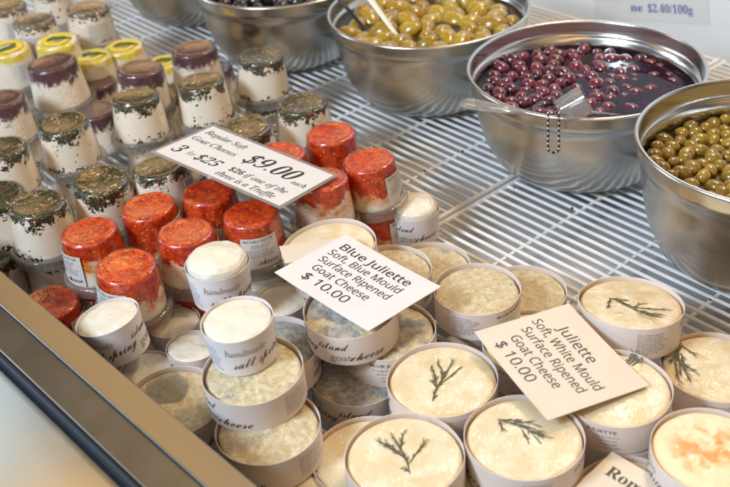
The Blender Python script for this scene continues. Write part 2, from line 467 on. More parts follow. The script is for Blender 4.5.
def rack(w0, w1, n0, n1, label, bars, pitch=1.43):
    root = empty('wire_rack', wnz((w0+w1)/2, 80, -.4)); root.rotation_euler.z = WA
    root.matrix_world = Matrix.Translation(wnz((w0+w1)/2, 80, 0)*S) @ Matrix.Rotation(WA, 4, 'Z')
    c = (w0+w1)/2; mb = MB(); n = n0
    while n < n1:
        mb.tube([(w0-c, n-80, -.21+rnd.uniform(-.02, .02)), ((w0-c)*.3+(w1-c)*.7, n-80+rnd.uniform(-.03, .03), -.21), (w1-c, n-80, -.21)], .225, 8); n += pitch
    mb.build('wires', M['wire'], root)
    for b in bars: MB().tube([(b-c, n0-1-80, -.62), (b-c, n1-80, -.62)], .26, 10).build('crossbar', M['wire'], root)
    for e in (w0, w1): MB().tube([(e-c, n0-1-80, -.35), (e-c, n1-80, -.35)], .36, 10).build('end_bar', M['wire'], root)
    tag(root, label, 'wire rack', 'wire racks on the case floor')
rack(-73.3, 6, 28.2, 132, 'white coated wire rack under the purple olive bowl and rosemary cheeses', [-63.1, -52.6, -42, -31.5, -21, -10])
rack(-200, -74.4, 28.6, 132, 'white coated wire rack under the herb and chili domes, greyer and farther back', [-84, -94.4, -104.9, -115.4, -126, -136, -146, -156, -166, -176, -188])

# steel rail along the front of the case
rl = empty('counter_rail'); rl.matrix_world = Matrix.Translation(wnz(-67, 0, 0)*S) @ Matrix.Rotation(WA+R(1.9), 4, 'Z')
def strip(name, prof, mt, smooth=True):
    mb = MB(); k = len(prof); L = 75
    mb.add([(-L, n, z) for n, z in prof] + [(L, n, z) for n, z in prof],
           [(i, (i+1) % k, (i+1) % k+k, i+k) for i in range(k)] + [tuple(range(k))[::-1], tuple(range(k, 2*k))])
    o = mb.build(name, mt, rl, smooth=False)
    bv = o.modifiers.new('b', 'BEVEL'); bv.width = .0011; bv.segments = 3; bv.limit_method = 'ANGLE'
    return o
strip('inner_strip', [(23.8, 11.5), (23.8, 2.0), (21.05, 2.0), (21.05, 11.75)], M['rail'])
strip('outer_strip', [(21.04, 11.4), (21.04, 2.0), (18.1, 2.0), (18.1, 11.2)], M['rail'])
strip('outer_face', [(18.09, 10.9), (18.09, 1.0), (17.7, 1.0), (17.7, 10.9)], M['bluereflect'])
tag(rl, 'brushed steel counter rail with two strips and pale front panel below the display', 'counter rail')
pn = MB(); L = 75
prof = [(17.66, 9.6), (17.3, 9.9), (16.8, 9.8), (2.0, 5.0), (2.0, 4.0), (17.66, 8.6)]
k = len(prof)
pn.add([(-L, n, z) for n, z in prof] + [(L, n, z) for n, z in prof], [(i, (i+1) % k, (i+1) % k+k, i+k) for i in range(k)] + [tuple(range(k))[::-1], tuple(range(k, 2*k))])
pn.build('front_panel', M['panel'], rl, smooth=True, angle=30)

# ---------------------------------------------------------------- bowls, olives, spoons
BOWLP = [(0, .15), (7.8, .15), (9.6, .5), (11.2, 1.7), (12.55, 4.3), (13.45, 7.6), (13.9, 10.9), (14.2, 11.15), (14.3, 13.0)]
def bowl_proto():
    root = empty('steel_bowl')
    out = [(r, z) for r, z in BOWLP]
    inn = [(max(0, r-.14), z+.12) for r, z in BOWLP[:-1]] + [(14.16, 13.0)]
    def dense(p):
        q = []
        for i in range(len(p)-1):
            for j in range(3):
                t = j/3; q.append((p[i][0]*(1-t)+p[i+1][0]*t, p[i][1]*(1-t)+p[i+1][1]*t))
        return q+[p[-1]]
    MB().lathe(dense(out)+dense(inn)[::-1], 96).build('bowl_wall', M['steel'], root, angle=60)
    rim = [(14.42+.25*math.cos(a), 13.1+.2*math.sin(a)) for a in [2*PI*i/10 for i in range(11)]]
    MB().lathe(rim[::-1], 96).build('rim', M['rim'], root)
    return root
BC = {'dark': Vector((-9.4, 157.6, 0)), 'yellow': Vector((12.0, 137.8, 0)), 'purple': Vector((29.1, 113.8, 0)), 'green': Vector((43.1, 89.2, 0)), 'far': Vector((-27.0, 181.5, 0))}
BL = {'dark': 'steel bowl of black olives behind the herb topped domes', 'yellow': 'steel bowl of large yellow green olives with two spoon handles in it',
      'purple': 'steel bowl of purple olives in dark brine with a clear ladle over its rim', 'green': 'steel bowl of small green olives cut off by the right edge',
      'far': 'blurred steel bowl cut off by the top edge beyond the black olives'}
bp = bowl_proto()
for i, k in enumerate(BC):
    o = bp if i == 0 else copy_tree(bp)
    pose(o, BC[k], rz=i*1.3)
    if k == 'green': o.matrix_world = o.matrix_world @ Matrix.Diagonal((.97, .97, 1.12, 1))
    tag(o, BL[k], 'bowl', 'steel olive bowls on the rack')
def inner_r(z):
    for (a, b), (c, d) in zip(BOWLP[1:], BOWLP[2:]):
        if b <= z <= d: return a+(c-a)*(z-b)/(d-b)-.14
    return 14.1
def olive_shape(sd):
    pr = [(math.sin(PI*i/14)*(1-.10*math.cos(PI*i/14)), -1.30*math.cos(PI*i/14)) for i in range(15)]
    pr[0] = (0, -1.30); pr[-2] = (pr[-2][0], 1.27); pr[-1] = (0, 1.16)         # stem dimple
    def w(r, z, a):
        n = noise.noise(Vector((r*math.cos(a)*.9+sd*7, r*math.sin(a)*.9, z*.8)))
        return r*(1+.13*n), z
    return MB().lathe(pr, 22, 0, w)
OL = [olive_shape(k) for k in range(4)]
def visible(p):
    d = p-CAMP; z = d.dot(fv); x = 365+FPX*d.dot(rv)/z; y = 243.5-FPX*d.dot(uv)/z
    return -60 < x < 1000 and -110 < y < 520
olive_mesh = {}
def olives(key, level, rad, mt, brine, name, label, group, cat='olive', sub=lambda p: 0, layers=2, gap=1.9, seed=1):
    c = BC[key]; r = random.Random(seed); R0 = inner_r(level/1.12)*.97 if key == 'green' else inner_r(level)
    b = MB().lathe([(0, 0), (4, 0), (8, 0), (R0-.5, .0), (R0-.12, .06)], 72).build('brine', brine, None, loc=(c.x, c.y, level))
    tag(b, label[1], 'brine')
    for L in range(layers):
        pts = []; tries = 0
        while tries < 2600:
            tries += 1
            a = r.uniform(0, 2*PI); q = (R0-rad*1.15)*math.sqrt(r.random())
            p = Vector((q*math.cos(a), q*math.sin(a), 0))
            if all((p-o).length > rad*gap for o in pts): pts.append(p)
        for p in pts:
            z = level-rad*.25+r.uniform(-.28, .28)*rad - sub(p)*rad - L*rad*1.35
            if p.length > (inner_r((z-.3*rad)/1.12)*.97 if key == 'green' else inner_r(z-.3*rad))-1.16*rad: continue
            w = Vector((c.x+p.x, c.y+p.y, z))
            if not visible(w): continue
            v = (key, r.randrange(4))
            if v not in olive_mesh:
                o = OL[v[1]].build(name, mt); olive_mesh[v] = o
            else:
                o = olive_mesh[v].copy(); COL.objects.link(o)
            s = rad*r.uniform(.80, 1.12)
            o.matrix_world = Matrix.Translation(w*S) @ Matrix.Rotation(r.uniform(0, 2*PI), 4, 'Z') @ Matrix.Rotation(R(90)+r.gauss(0, .3), 4, 'X') @ Matrix.Diagonal((s, s, s*(1.22 if key == 'yellow' else 1.0), 1))
            tag(o, label[0], cat, group)
olives('purple', 9.9, .94, M['ol_purple'], M['br_purple'], 'purple_olive',
       ('dark purple olive in the brine of the purple olive bowl', 'dark purple brine filling the bowl with the clear ladle'), 'purple olives in brine',
       sub=lambda p: max(-.1, min(.85, .26+(p.x*.055-p.y*.035))), layers=1, gap=1.66, seed=4)
olives('green', 10.5, .80, M['ol_green'], M['br_green'], 'green_olive',
       ('small green olive in the bowl at the right edge', 'olive green brine in the bowl at the right edge'), 'small green olives', layers=2, gap=1.62, seed=5, sub=lambda p: -.3)
olives('yellow', 10.6, 1.42, M['ol_yellow'], M['br_green'], 'yellow_olive',
       ('large yellow green olive in the bowl with two spoon handles', 'yellow brown brine in the bowl with two spoon handles'), 'large yellow green olives', layers=2, gap=1.62, seed=6, sub=lambda p: -.1)
olives('dark', 12.2, 1.2, M['ol_black'], M['br_dark'], 'black_olive',
       ('shiny black olive in the bowl behind the herb domes', 'near black brine in the bowl behind the herb domes'), 'black olives', layers=1, gap=1.8, seed=8, sub=lambda p: -.3)

def spoon(name, a, b, zA, zB, mt, rad, label):
    A = at(*a, zA); B = at(*b, zB); o = MB()
    D = (B-A)
    pts = [B + D*.9*S*0 + D*(.35-1) if False else A + D*t for t in (-.35, -.1, .2, .5, .8, 1.0)]
    o.tube([p-A for p in pts], [rad*1.25, rad*1.2, rad, rad*.9, rad*.8, rad*.8], 10, flat=.5)
    e = pts[-1]-A + Vector((0, 0, -.4)); o.sphere(e+D.normalized()*1.6, 1.0, 14, 8, sc=(2.0, 1.4, .45))
    ob = o.build(name, mt, None, loc=A); tag(ob, label, 'spoon'); return ob
spoon('serving_spoon', (340, 0), (369, 34), 14.4, 10.0, M['black'], .42, 'black spoon handle leaning on the rim of the yellow olive bowl')
spoon('serving_spoon', (371, 0), (401, 41), 15.0, 10.2, M['whiteplastic'], .48, 'cream white spoon handle resting in the yellow olive bowl')

# clear ladle lying over the purple bowl's rim
ld = empty('clear_ladle', at(470, 103, 13.6)); A = at(470, 103, 13.6)
P = [at(464, 102, 13.75)-A, at(472, 104, 13.75)-A, at(487, 107, 13.8)-A, at(505, 109, 13.8)-A, at(522, 112, 13.1)-A, at(540, 116, 11.5)-A]
MB().tube(P, [1.0, 1.3, 1.1, .95, .85, .6], 14, flat=.28).build('handle', M['plastic'], ld)
Pb = at(552, 112, 9.8)-A
bw = MB(); prof = [(0, -1.3), (1.2, -1.1), (2.0, -.4), (2.3, .5), (2.2, .5), (1.9, -.3), (1.1, -1.0), (0, -1.15)]
bw.lathe(prof, 28); bo = bw.build('scoop', M['plastic'], ld, loc=Pb)
tag(ld, 'clear plastic ladle lying over the left rim of the purple olive bowl', 'ladle')
sc_ = empty('measuring_scoop', at(570, 116, 13.4)); A = at(570, 116, 13.4)
cupm = Matrix.Rotation(R(62), 4, Vector((0.1, 1, 0))) 
cp = MB(); q = [(0, -1.6), (1.35, -1.6), (1.5, -1.4), (1.75, 1.6), (1.63, 1.6), (1.4, -1.3), (0, -1.45)]
tmp = MB().lathe(q, 32); cp.add([(cupm @ Vector(v))+Vector((.4, .3, 1.1)) for v in tmp.v], tmp.f)
cp.build('cup', M['plastic'], sc_)
MB().tube([at(590, 112, 14.1)-A, at(603, 113, 13.1)-A, at(618, 115, 11.4)-A], [.35, .3, .25], 8, flat=.5).build('handle', M['plastic'], sc_)
ch = MB(); top = at(553.5, 112, 12.1); k = 0
loop = []
for i in range(15): loop.append((-5.4, 113+i*2.55, 0))
for i in range(1, 6): loop.append((-5.4*math.cos(PI*i/6), 148.7+4*math.sin(PI*i/6), 0))
for i in range(15): loop.append((5.4, 148.7-i*2.55, 0))
# the chain hangs in front of the bowl: keep it on a vertical plane through the rim's front
hp = at(553.5, 124, 13.1); hd = Vector((hp.x, hp.y, 0)).normalized(); 
def onplane(px, py):
    d = fv + rv*((px-365)/FPX) - uv*((py-243.5)/FPX)
    q0 = hp - hd*.55
    return CAMP + d*((q0-CAMP).dot(hd)/d.dot(hd))
for i, (dx, py, _) in enumerate(loop):
    ch.sphere(onplane(553.5+dx, py)-A, .17, 8, 6, mi=i % 2)
ch.build('bead_chain', [M['rim'], M['black']], sc_)
tag(sc_, 'clear measuring scoop with a bead chain hooked on the purple bowl front rim', 'scoop')

# ---------------------------------------------------------------- cheese boxes
def wobble(seed, amt):
    def f(r, z, a):
        k = 1+amt*noise.noise(Vector((math.cos(a)*1.3+seed, math.sin(a)*1.3, seed)))
        return r*k, z
    return f
def cheese_disc(r, h, rough, seed, dome=.15):
    prof = [(0, h+dome)]
    for i in range(1, 13): t = i/12; prof.append(((r-.45)*t, h+dome*(1-t*t)))
    for i in range(1, 6): a = PI/2*i/5; prof.append((r-.45+.45*math.sin(a), h-.45+.45*math.cos(a)))
    prof += [(r, h*.5), (r*.97, .15), (0, .12)]
    def w(rr, z, a):
        x, y = rr*math.cos(a), rr*math.sin(a)
        n = noise.fractal(Vector((x*.55+seed*9, y*.55, z*.5)), 1.0, 2.0, 3)
        n2 = noise.fractal(Vector((x*2.2, y*2.2+seed*5, z)), 1.0, 2.0, 3)
        k = 1-max(0, n)*.03*rough
        return rr*k, z + (n*.10+n2*.045)*rough*(1 if z > h*.7 else 0)
    return MB().lathe(prof, 72, 0, w)
def band_mesh(r, h, seed):
    t = .055
    w = wobble(seed, .025)
    return MB().lathe([(r, 0), (r, h*.33), (r+.01, h*.66), (r, h), (r-t, h), (r-t, h*.5), (r-t, .0), (r, 0)], 84, 0, w)
def print_band(kind, r, h, parent, wob_seed):
    """lettering round the band, azimuth 0 at the start of the script"""
    bold = MB(); soft = MB(); grey = MB(); gt = MB()
    k = h/3.3
    on_band(grey, text(serif('handmade'), .85*k, 3.2), 0.10, h*.62, r)
    on_band(bold, text(script('salt spring'), 1.35*k, 5.2, off=-.004, shear=.25), .02, h*.30, r, lift=.045, rise=.035)
    on_band(bold, text(script('island'), 1.35*k, 3.0, off=-.004, shear=.25), 5.5/r, h*.56, r, lift=.045)
    on_band(gt, text('goat', 1.15*k, 2.0), 6.6/r, h*.17, r)
    on_band(bold, text(script('cheese'), 1.4*k, 3.3, off=-.004, shear=.25), 8.5/r, h*.17, r, lift=.045)
    on_band(soft, micro(2.7, 9 if kind != 'tub' else 10, .24*k, 5+int(r*10), .11*k), 14.9/r, h*.78, r)
    if kind == 'tub':
        pass
    else:
        nm = {'blue': 'BLUE JULIETTE', 'white': 'JULIETTE', 'orange': 'ROMANO'}[kind]
        on_band(soft, text(nm, .46*k, 4.0 if kind == 'blue' else 2.6, off=.008), 19.6/r, h*.74, r)
        for i, (wd, sd) in enumerate(((3.4, 1), (2.6, 2), (1.9, 3), (2.0, 4))):
            on_band(soft, micro(wd, 1, .2, 40+sd, .12*k), (21.5-wd/2)/r, h*.58-i*.42*k, r)
    for mb, nm, mt in ((bold, 'script_lettering', M['ink']), (soft, 'small_print', M['softink']), (grey, 'pale_lettering', M['greyink']), (gt, 'pale_lettering', M['greyink'])):
        # follow the band's unevenness
        w = wobble(wob_seed, .025 if kind != 'tub' else 0)
        vs = []
        for x, y, z in mb.v:
            a = math.atan2(y, x); rr = math.hypot(x, y); q, _ = w(rr, z, a); vs.append((q*math.cos(a), q*math.sin(a), z))
        mb.v = vs
        mb.build(nm, mt, parent, smooth=False)
PROTO = {}
def box_proto(kind):
    root = empty('cheese_box'); r, h = {'blue': (4.4, 3.2), 'white': (4.85, 3.3), 'orange': (4.9, 3.3)}[kind]
    sd = {'blue': 2.3, 'white': 5.1, 'orange': 7.7}[kind]
    b = band_mesh(r, h, sd).build('paper_band', M['band'], root, angle=50)
    print_band(kind, r, h, b, sd)
    cheese_disc(r-.12, h-(.34 if kind == 'blue' else .24), {'blue': 1.5, 'white': .55, 'orange': .8}[kind], sd, .32 if kind == 'blue' else .12).build('cheese', M[kind], root, angle=70)
    return root
def tub_proto(kind):
    root = empty('cheese_tub'); h = 4.0; rb, rt = 2.88, 3.15
    t = .05; w = wobble(3.0, .015)
    b = MB().lathe([(rb-.05, 0), (rb, .0), (rt, h), (rt-t, h), (rb-t, .1), (0, .1)], 72).build('paper_band', M['tubband'], root, angle=50)
    # lettering: the tub flares, so the letters lean out with it
    bold = MB(); soft = MB(); grey = MB(); gt = MB(); tp = (rt-rb)/h
    on_band(grey, text(serif('handmade'), 1.0, 3.5), .0, h*.58, rb, taper=tp, lift=.035)
    on_band(bold, text(script('salt spring'), 1.45, 5.2, off=-.004, shear=.25), .15, h*.22, rb, taper=tp, lift=.045, rise=.09)
    on_band(bold, text(script('island'), 1.3, 2.6, off=-.004, shear=.25), 5.3/rb, h*.56, rb, taper=tp, lift=.045, rise=.05)
    on_band(gt, text('goat', 1.3, 2.1), 6.0/rb, h*.20, rb, taper=tp)
    on_band(bold, text(script('cheese'), 1.45, 3.0, off=-.004, shear=.25), 8.0/rb, h*.22, rb, taper=tp, lift=.045, rise=.06)
    on_band(soft, micro(2.1, 3, .26, 11, .12), -2.7/rb, h*.74, rb, taper=tp)
    on_band(soft, micro(2.0, 7, .26, 12, .12), -2.6/rb, h*.52, rb, taper=tp)
    bold.build('script_lettering', M['ink'], b, smooth=False); grey.build('pale_lettering', M['greyink'], b, smooth=False); gt.build('pale_lettering', M['greyink'], b, smooth=False); soft.build('small_print', M['blueink'], b, smooth=False)
    if kind == 'tall': prof = [(0, h+1.15), (1.0, h+1.13), (1.9, h+1.0), (2.5, h+.82), (2.85, h+.5), (2.98, h+.1), (2.96, h*.8), (2.7, .3), (0, .3)]
    else: prof = [(0, h+.12), (1.0, h+.1), (2.0, h+.05), (2.6, h-.02), (2.92, h-.2), (3.0, h-.5), (2.8, .3), (0, .3)]
    p2 = []
    for i in range(len(prof)-1):
        for j in range(4): t = j/4; p2.append((prof[i][0]*(1-t)+prof[i+1][0]*t, prof[i][1]*(1-t)+prof[i+1][1]*t))
    p2.append(prof[-1])
    def w2(rr, z, a):
        n = noise.fractal(Vector((rr*math.cos(a)*.8, rr*math.sin(a)*.8, z*.8+kind.__len__())), 1, 2, 3)
        return rr*(1+.012*n), z+(.13*n if z > h-.6 else 0)
    MB().lathe(p2, 64, 0, w2).build('cheese', M['fresh'], root, angle=80)
    return root
def dome_proto(kind, labelled):
    root = empty('cheese_dome'); rt, rb, h = 2.82, 3.28, DH-.15
    prof = [(0, h-.10), (.9, h-.10), (1.6, h-.09), (2.0, h-.05), (2.2, h), (2.4, h)]
    for i in range(1, 7): a = PI/2*i/6; prof.append((rt-.42+.42*math.sin(a), h-.42+.42*math.cos(a)))
    for i in range(1, 15): t = i/14; prof.append((rt+(rb-rt)*t, (h-.42)*(1-t)+.25*t))
    prof += [(rb-.2, .12), (0, .12)]
    am = {'chili': 1.0, 'herb': .8, 'pepper': .9, 'purple': .6, 'yellow': 1.2}[kind]
    def w(rr, z, a):
        n = noise.fractal(Vector((rr*math.cos(a)*.9+len(kind), rr*math.sin(a)*.9, z*.9)), 1, 2, 4)
        return rr*(1+.010*n*am), z+(.055*n*am if z > h-.6 else 0)
    MB().lathe(prof, 72, 0, w).build('cheese', M[kind], root, angle=80)
    # clear cup turned over the cheese, with its flange and lid
    o = .10; cu = [(0, h+.03), (1.9, h+.03), (2.2, h+.09), (2.45, h+.09)]
    for i in range(1, 6): a = PI/2*i/5; cu.append((rt-.40+o+.42*math.sin(a), h-.42+o+.42*math.cos(a)))
    cu += [(rb+o, .40), (rb+.12, .34)]
    MB().lathe(cu, 72).build('clear_cup', M['cup'], root, angle=45)
    fg = MB().lathe([(rb+.08, .34), (3.5, .44), (3.74, .38), (3.86, .2), (3.80, -.25), (3.74, -.8), (3.6, -.9), (0, -.30)], 72, 0, wobble(2.2, .03))
    fg.build('lid_flange', M['flange'], root, angle=45)
    if labelled:
        lb = MB(); ns = 14; a0, a1 = -.62, .62; z0, z1 = .55, 3.95; tp = (rt-rb)/h
        vs = []; fs = []
        for i in range(ns+1):
            a = a0+(a1-a0)*i/ns
            for z in (z0, z1):
                r = rb+o+.05+tp*z; vs.append((r*math.cos(a), r*math.sin(a), z)); vs.append(((r+.03)*math.cos(a), (r+.03)*math.sin(a), z))
        for i in range(ns):
            b = i*4; c = b+4
            fs += [(b+1, c+1, c+3, b+3), (b, b+2, c+2, c), (b+2, b+3, c+3, c+2), (b, c, c+1, b+1)]
        fs += [(0, 1, 3, 2), (ns*4, ns*4+2, ns*4+3, ns*4+1)]
        lb.add(vs, fs); lo = lb.build('paper_label', M['label'], root, angle=30)
        ink = MB(); pale = MB(); rr = rb+o+.09
        if kind == 'chili':
            on_band(ink, text(sans('HOT CHILI • HOT TOP'), .42, 3.5), -.54, 3.5, rr, taper=tp)
            on_band(ink, micro(2.2, 2, .24, 3, .12), -.30, 3.1, rr, taper=tp)
            on_band(ink, micro(3.2, 4, .24, 4, .1), -.50, 2.55, rr, taper=tp)
        else:
            on_band(ink, micro(3.2, 8, .27, 6, .12), -.50, 3.4, rr, taper=tp)
        ink.build('small_print', M['softink'], lo, smooth=False)
        on_band(pale, text(script('cheese'), 1.0, 2.2, off=-.004, shear=.25), -.10, .95, rr, taper=tp, rise=.03)
        pale.build('script_lettering', M['ink'], lo, smooth=False)
    if kind == 'yellow':
        lf = MB()
        dr0 = random.Random(3)
        for q in range(6):
            a = q*1.05+dr0.uniform(-.3, .3); c = Vector((1.5*math.cos(a), 1.5*math.sin(a), h+.02)); d = Vector((-math.sin(a), math.cos(a), 0))
            lf.tube([c-d*1.2, c-d*.5+Vector((0, 0, .08)), c+d*.5+Vector((0, 0, .08)), c+d*1.2-Vector((0, 0, .05))], [.15, .5*dr0.uniform(.7, 1.1), .45, .1], 8, flat=.14)
        lf.build('lemon_peel', M['petal'], root)
        g = MB(); g.tube([(-.3, -2.2, h+.12), (.2, -1, h+.2), (.5, .4, h+.2), (.3, 1.4, h+.12)], [.08, .45, .40, .05], 8, flat=.2)
        g.build('leaf', M['mint'], root)
    return root
def get(kind, maker):
    if kind not in PROTO:
        PROTO[kind] = maker(); return PROTO[kind]
    return copy_tree(PROTO[kind])
def faceaz(p): return math.atan2(-p.y, -p.x)

# id: kind, px, py, z of the rim, label, azimuth offset of band (cm of lettering facing the camera), lean degrees, lean azimuth, scale
BOXES = [
 ('W1', 'white', 443, 378, 6.65, 'white mould cheese box with upright rosemary sprig, left of the tan price card', 14.5, 1.5, 200, 1),
 ('W2', 'white', 404, 455, 6.6, 'white mould cheese box with forked rosemary sprig at the bottom edge', 24, 0, 0, 1),
 ('W3', 'white', 524, 436, 6.7, 'white mould cheese box partly covered by the lower corner of the tan price card', 15, 0, 0, 1),
 ('W4', 'white', 630, 304, 7.0, 'white mould cheese box with a long flat sprig, farthest back on the bare rack', 14, 7, 60, 1),
 ('W5', 'white', 616, 386, 6.75, 'white mould cheese box under the right corner of the tan price card', 21.8, 2, 250, .97),
 ('W6', 'white', 716, 366, 3.6, 'white mould cheese box with drooping sprig at the right edge', 15.5, 0, 0, 1),
 ('W7', 'orange', 711, 449, 6.5, 'cheese box with orange mottled rind in the lower right corner', 8, 0, 0, .96),
 ('W8', 'white', 634, 501, 3.4, 'cheese box mostly hidden beneath the serif lettered card at the bottom', 14, 0, 0, 1),
 ('W9', 'white', 0, 0, 3.32, 'lower cheese box directly beneath the one under the tan card corner', 14.8, 0, 0, 1),
 ('W10', 'white', 274, 504, 3.2, 'cheese box cut off by the bottom edge beside the steel rail', 3, 0, 0, .95),
 ('W11', 'white', 368, 456, 3.3, 'unsprigged white cheese box tucked low behind the forked sprig box', 24, 0, 0, 1),
 ('W12', 'white', 462, 501, 3.3, 'low white cheese box glimpsed between two sprig boxes at the bottom edge', 24, 0, 0, 1),
 ('W13', 'white', 533, 341, 3.4, 'white cheese box hidden under the middle of the tan price card', 24, 0, 0, 1),
 ('B1', 'blue', 389, 269, 6.4, 'mottled blue cheese box behind the right edge of the white price card', 24, 0, 0, 1),
 ('B2', 'blue', 430, 265, 3.1, 'low mottled cheese box between the white tub and the bare rack', 24, 0, 0, 1),
 ('B3', 'blue', 477, 288, 6.4, 'speckled cheese box with high lilac rim in the middle of the pile', 17.6, 1, 270, .97),
 ('B4', 'blue', 524, 290, 3.1, 'speckled cheese box on the bare rack behind the lilac rimmed one', 24, 0, 0, 1),
 ('B5', 'blue', 351, 306, 9.5, 'cheese box raised directly under the white sans price card', 9.0, 3, 230, 1),
 ('B6', 'blue', 388, 329, 6.1, 'cheese box with capital lettering on its band below the white price card corner', 21.5, 0, 0, 1.03),
 ('B7', 'blue', 358, 373, 3.0, 'grey topped cheese box at the base of the pile below the white price card', 7.6, 0, 0, 1.03),
 ('B8', 'blue', 272, 345, 6.2, 'blue grey mouldy cheese box behind the two box stack', 24, 0, 0, 1),
 ('B9', 'blue', 253, 368, 9.65, 'cheese box on top of the two box stack with a tub standing on it', 12.6, 2, 250, 1),
 ('B10', 'blue', 268, 426, 6.4, 'lower cheese box of the two box stack beside the steel rail', 12.8, 0, 0, 1.02),
 ('B11', 'blue', 173, 399, 5.0, 'cheese box with a wet grey oval patch touching the steel rail', 7.0, 3, 300, 1.02),
 ('CR', 'white', 331, 245, 8.5, 'flat pale cheese box with a handwritten slip on it below the chili domes', 24, 5, 180, 1.02),
]
GB = {'white': 'white mould cheese boxes in paper bands', 'blue': 'blue mould cheese boxes in paper bands', 'orange': 'white mould cheese boxes in paper bands'}
THING = {}
for (i, kind, px, py, z, label, face, lean, ldir, sc) in BOXES:
    o = get('box_'+kind, lambda: box_proto(kind))
    h, r = (3.2, 4.4) if kind == 'blue' else (3.3, 4.85)
    p = at(px, py, z) if i != 'W9' else Vector((THING['W5'].matrix_world.translation/S)[:]) + Vector((.25, .1, -3.42+.0))
    base = Vector((p.x, p.y, z-h*sc))
    pose(o, base, faceaz(p)-face/r, R(lean), R(ldir), sc)
    tag(o, label, 'cheese box', GB[kind]); THING[i] = o

def sprig(host, lines, scale, ox, oy, ztop, seed):
    """rosemary: strokes given as pixel polylines in a zoomed crop, laid on the cheese"""
    mw = THING[host].matrix_world; inv = mw.inverted(); mb = MB(); r = random.Random(seed)
    up = (mw.to_3x3() @ Vector((0, 0, 1))).normalized()
    o0 = mw @ Vector((0, 0, ztop*S))
    for li, ln in enumerate(lines):
        pts = []
        for j, (a, b) in enumerate(ln):
            px, py = ox+a/scale, oy+b/scale
            d = fv + rv*((px-365)/FPX) - uv*((py-243.5)/FPX)
            c = CAMP*S; q = c + d*((o0-c).dot(up)/d.dot(up))
            l = (inv @ q)/S; pts.append(Vector((l.x, l.y, ztop+.14+.05*j)))
        fine = []
        for j in range(len(pts)-1):
            for t in (0, .5): fine.append(pts[j].lerp(pts[j+1], t))
        fine.append(pts[-1]); m = len(fine)
        w = .078 if li else .095
        mb.tube(fine, [w*(.55+.6*math.sin(PI*min(1, (j+.4)/(m))))*(1-.45*j/m) for j in range(m)], 6, flat=.5)
        for j in range(1, m):                # short needles close to the stem
            d = (fine[j]-fine[j-1]).normalized()
            for sgn in (-1, 1):
                if r.random() < .7:
                    n = Matrix.Rotation(sgn*r.uniform(.25, .5), 3, 'Z') @ d
                    L = r.uniform(.35, .8); a = fine[j-1].lerp(fine[j], r.random())
                    mb.tube([a, a+n*L*.5+Vector((0, 0, .05)), a+n*L+Vector((0, 0, .02))], [.03, .06, .015], 5, flat=.45)
    mb.build('rosemary_sprig', M['sprig'], THING[host])
sprig('W1', [[(275, 375), (295, 310), (330, 260), (385, 165)], [(295, 310), (290, 250), (265, 200)], [(300, 300), (360, 255), (425, 200)], [(320, 265), (325, 220), (300, 175)], [(290, 300), (272, 270)], [(325, 262), (340, 225)]], 5.214, 380, 330, 3.02, 1)
sprig('W2', [[(390, 415), (375, 350), (340, 290), (295, 220)], [(375, 345), (290, 290), (220, 250)], [(385, 365), (425, 310), (465, 258)], [(345, 290), (355, 220)], [(388, 405), (350, 385)], [(370, 340), (310, 290), (275, 265)], [(365, 335), (300, 285), (240, 268)]], 4.867, 330, 390, 3.02, 2)
sprig('W3', [[(342, 293), (385, 305), (440, 318), (490, 350)], [(345, 293), (400, 298), (450, 310)], [(410, 315), (435, 365)], [(430, 320), (470, 365)], [(350, 297), (356, 325)], [(380, 303), (440, 300)], [(390, 308), (450, 330), (475, 345)]], 2.916, 380, 320, 3.02, 3)
sprig('W4', [[(255, 205), (300, 215), (350, 245), (430, 290), (500, 325)], [(260, 210), (248, 258)], [(350, 252), (460, 262), (580, 272)], [(380, 265), (460, 285), (545, 300)], [(420, 280), (530, 308)], [(270, 210), (360, 220)], [(370, 255), (430, 235)], [(290, 215), (350, 250)]], 5.214, 560, 260, 3.02, 4)
sprig('W5', [[(282, 132), (300, 95)], [(290, 132), (320, 95)], [(298, 134), (340, 105)], [(278, 118), (330, 126)], [(280, 128), (312, 92)]], 2.916, 530, 320, 3.02, 5)
sprig('W6', [[(440, 70), (430, 100), (422, 130), (435, 185)], [(445, 75), (425, 105), (405, 130)], [(430, 108), (450, 150), (470, 185)], [(428, 118), (460, 140), (495, 165)], [(440, 100), (455, 150)], [(445, 80), (480, 105)], [(432, 100), (440, 165)]], 2.916, 530, 320, 3.02, 6)
sprig('W10', [[(415, 400), (408, 385), (400, 375)], [(420, 400), (432, 385), (445, 378)], [(400, 420), (420, 395), (425, 380)]], 4.56, 200, 400, 3.02, 7)
# wet see-through patch on the film of the box by the rail
wp = MB().lathe([(0, .03), (.8, .03), (1.4, .025), (1.8, .02), (1.95, .0)], 48, 0, wobble(1.7, .25)); 
tw = NT('wet_patch'); wet = tw.n('MixShader', {0: .45, 1: tw.n('BsdfTransparent', {'Color': (.8, .8, .78)}), 2: tw.bsdf(Base_Color=(.36, .34, .28), Roughness=.12, Normal=tw.bump(tw.noise(tw.coord(), 420, 4, .7), .8, .003))})
M['wet'] = tw.done(wet)
wq = at(168, 391, 4.9); inv = THING['B11'].matrix_world.inverted(); lq = (inv @ (wq*S))/S
wpo = wp.build('wet_patch', M['wet'], THING['B11'], loc=(lq.x, lq.y, 3.27)); tag(wpo, 'wet grey see-through patch in the film')

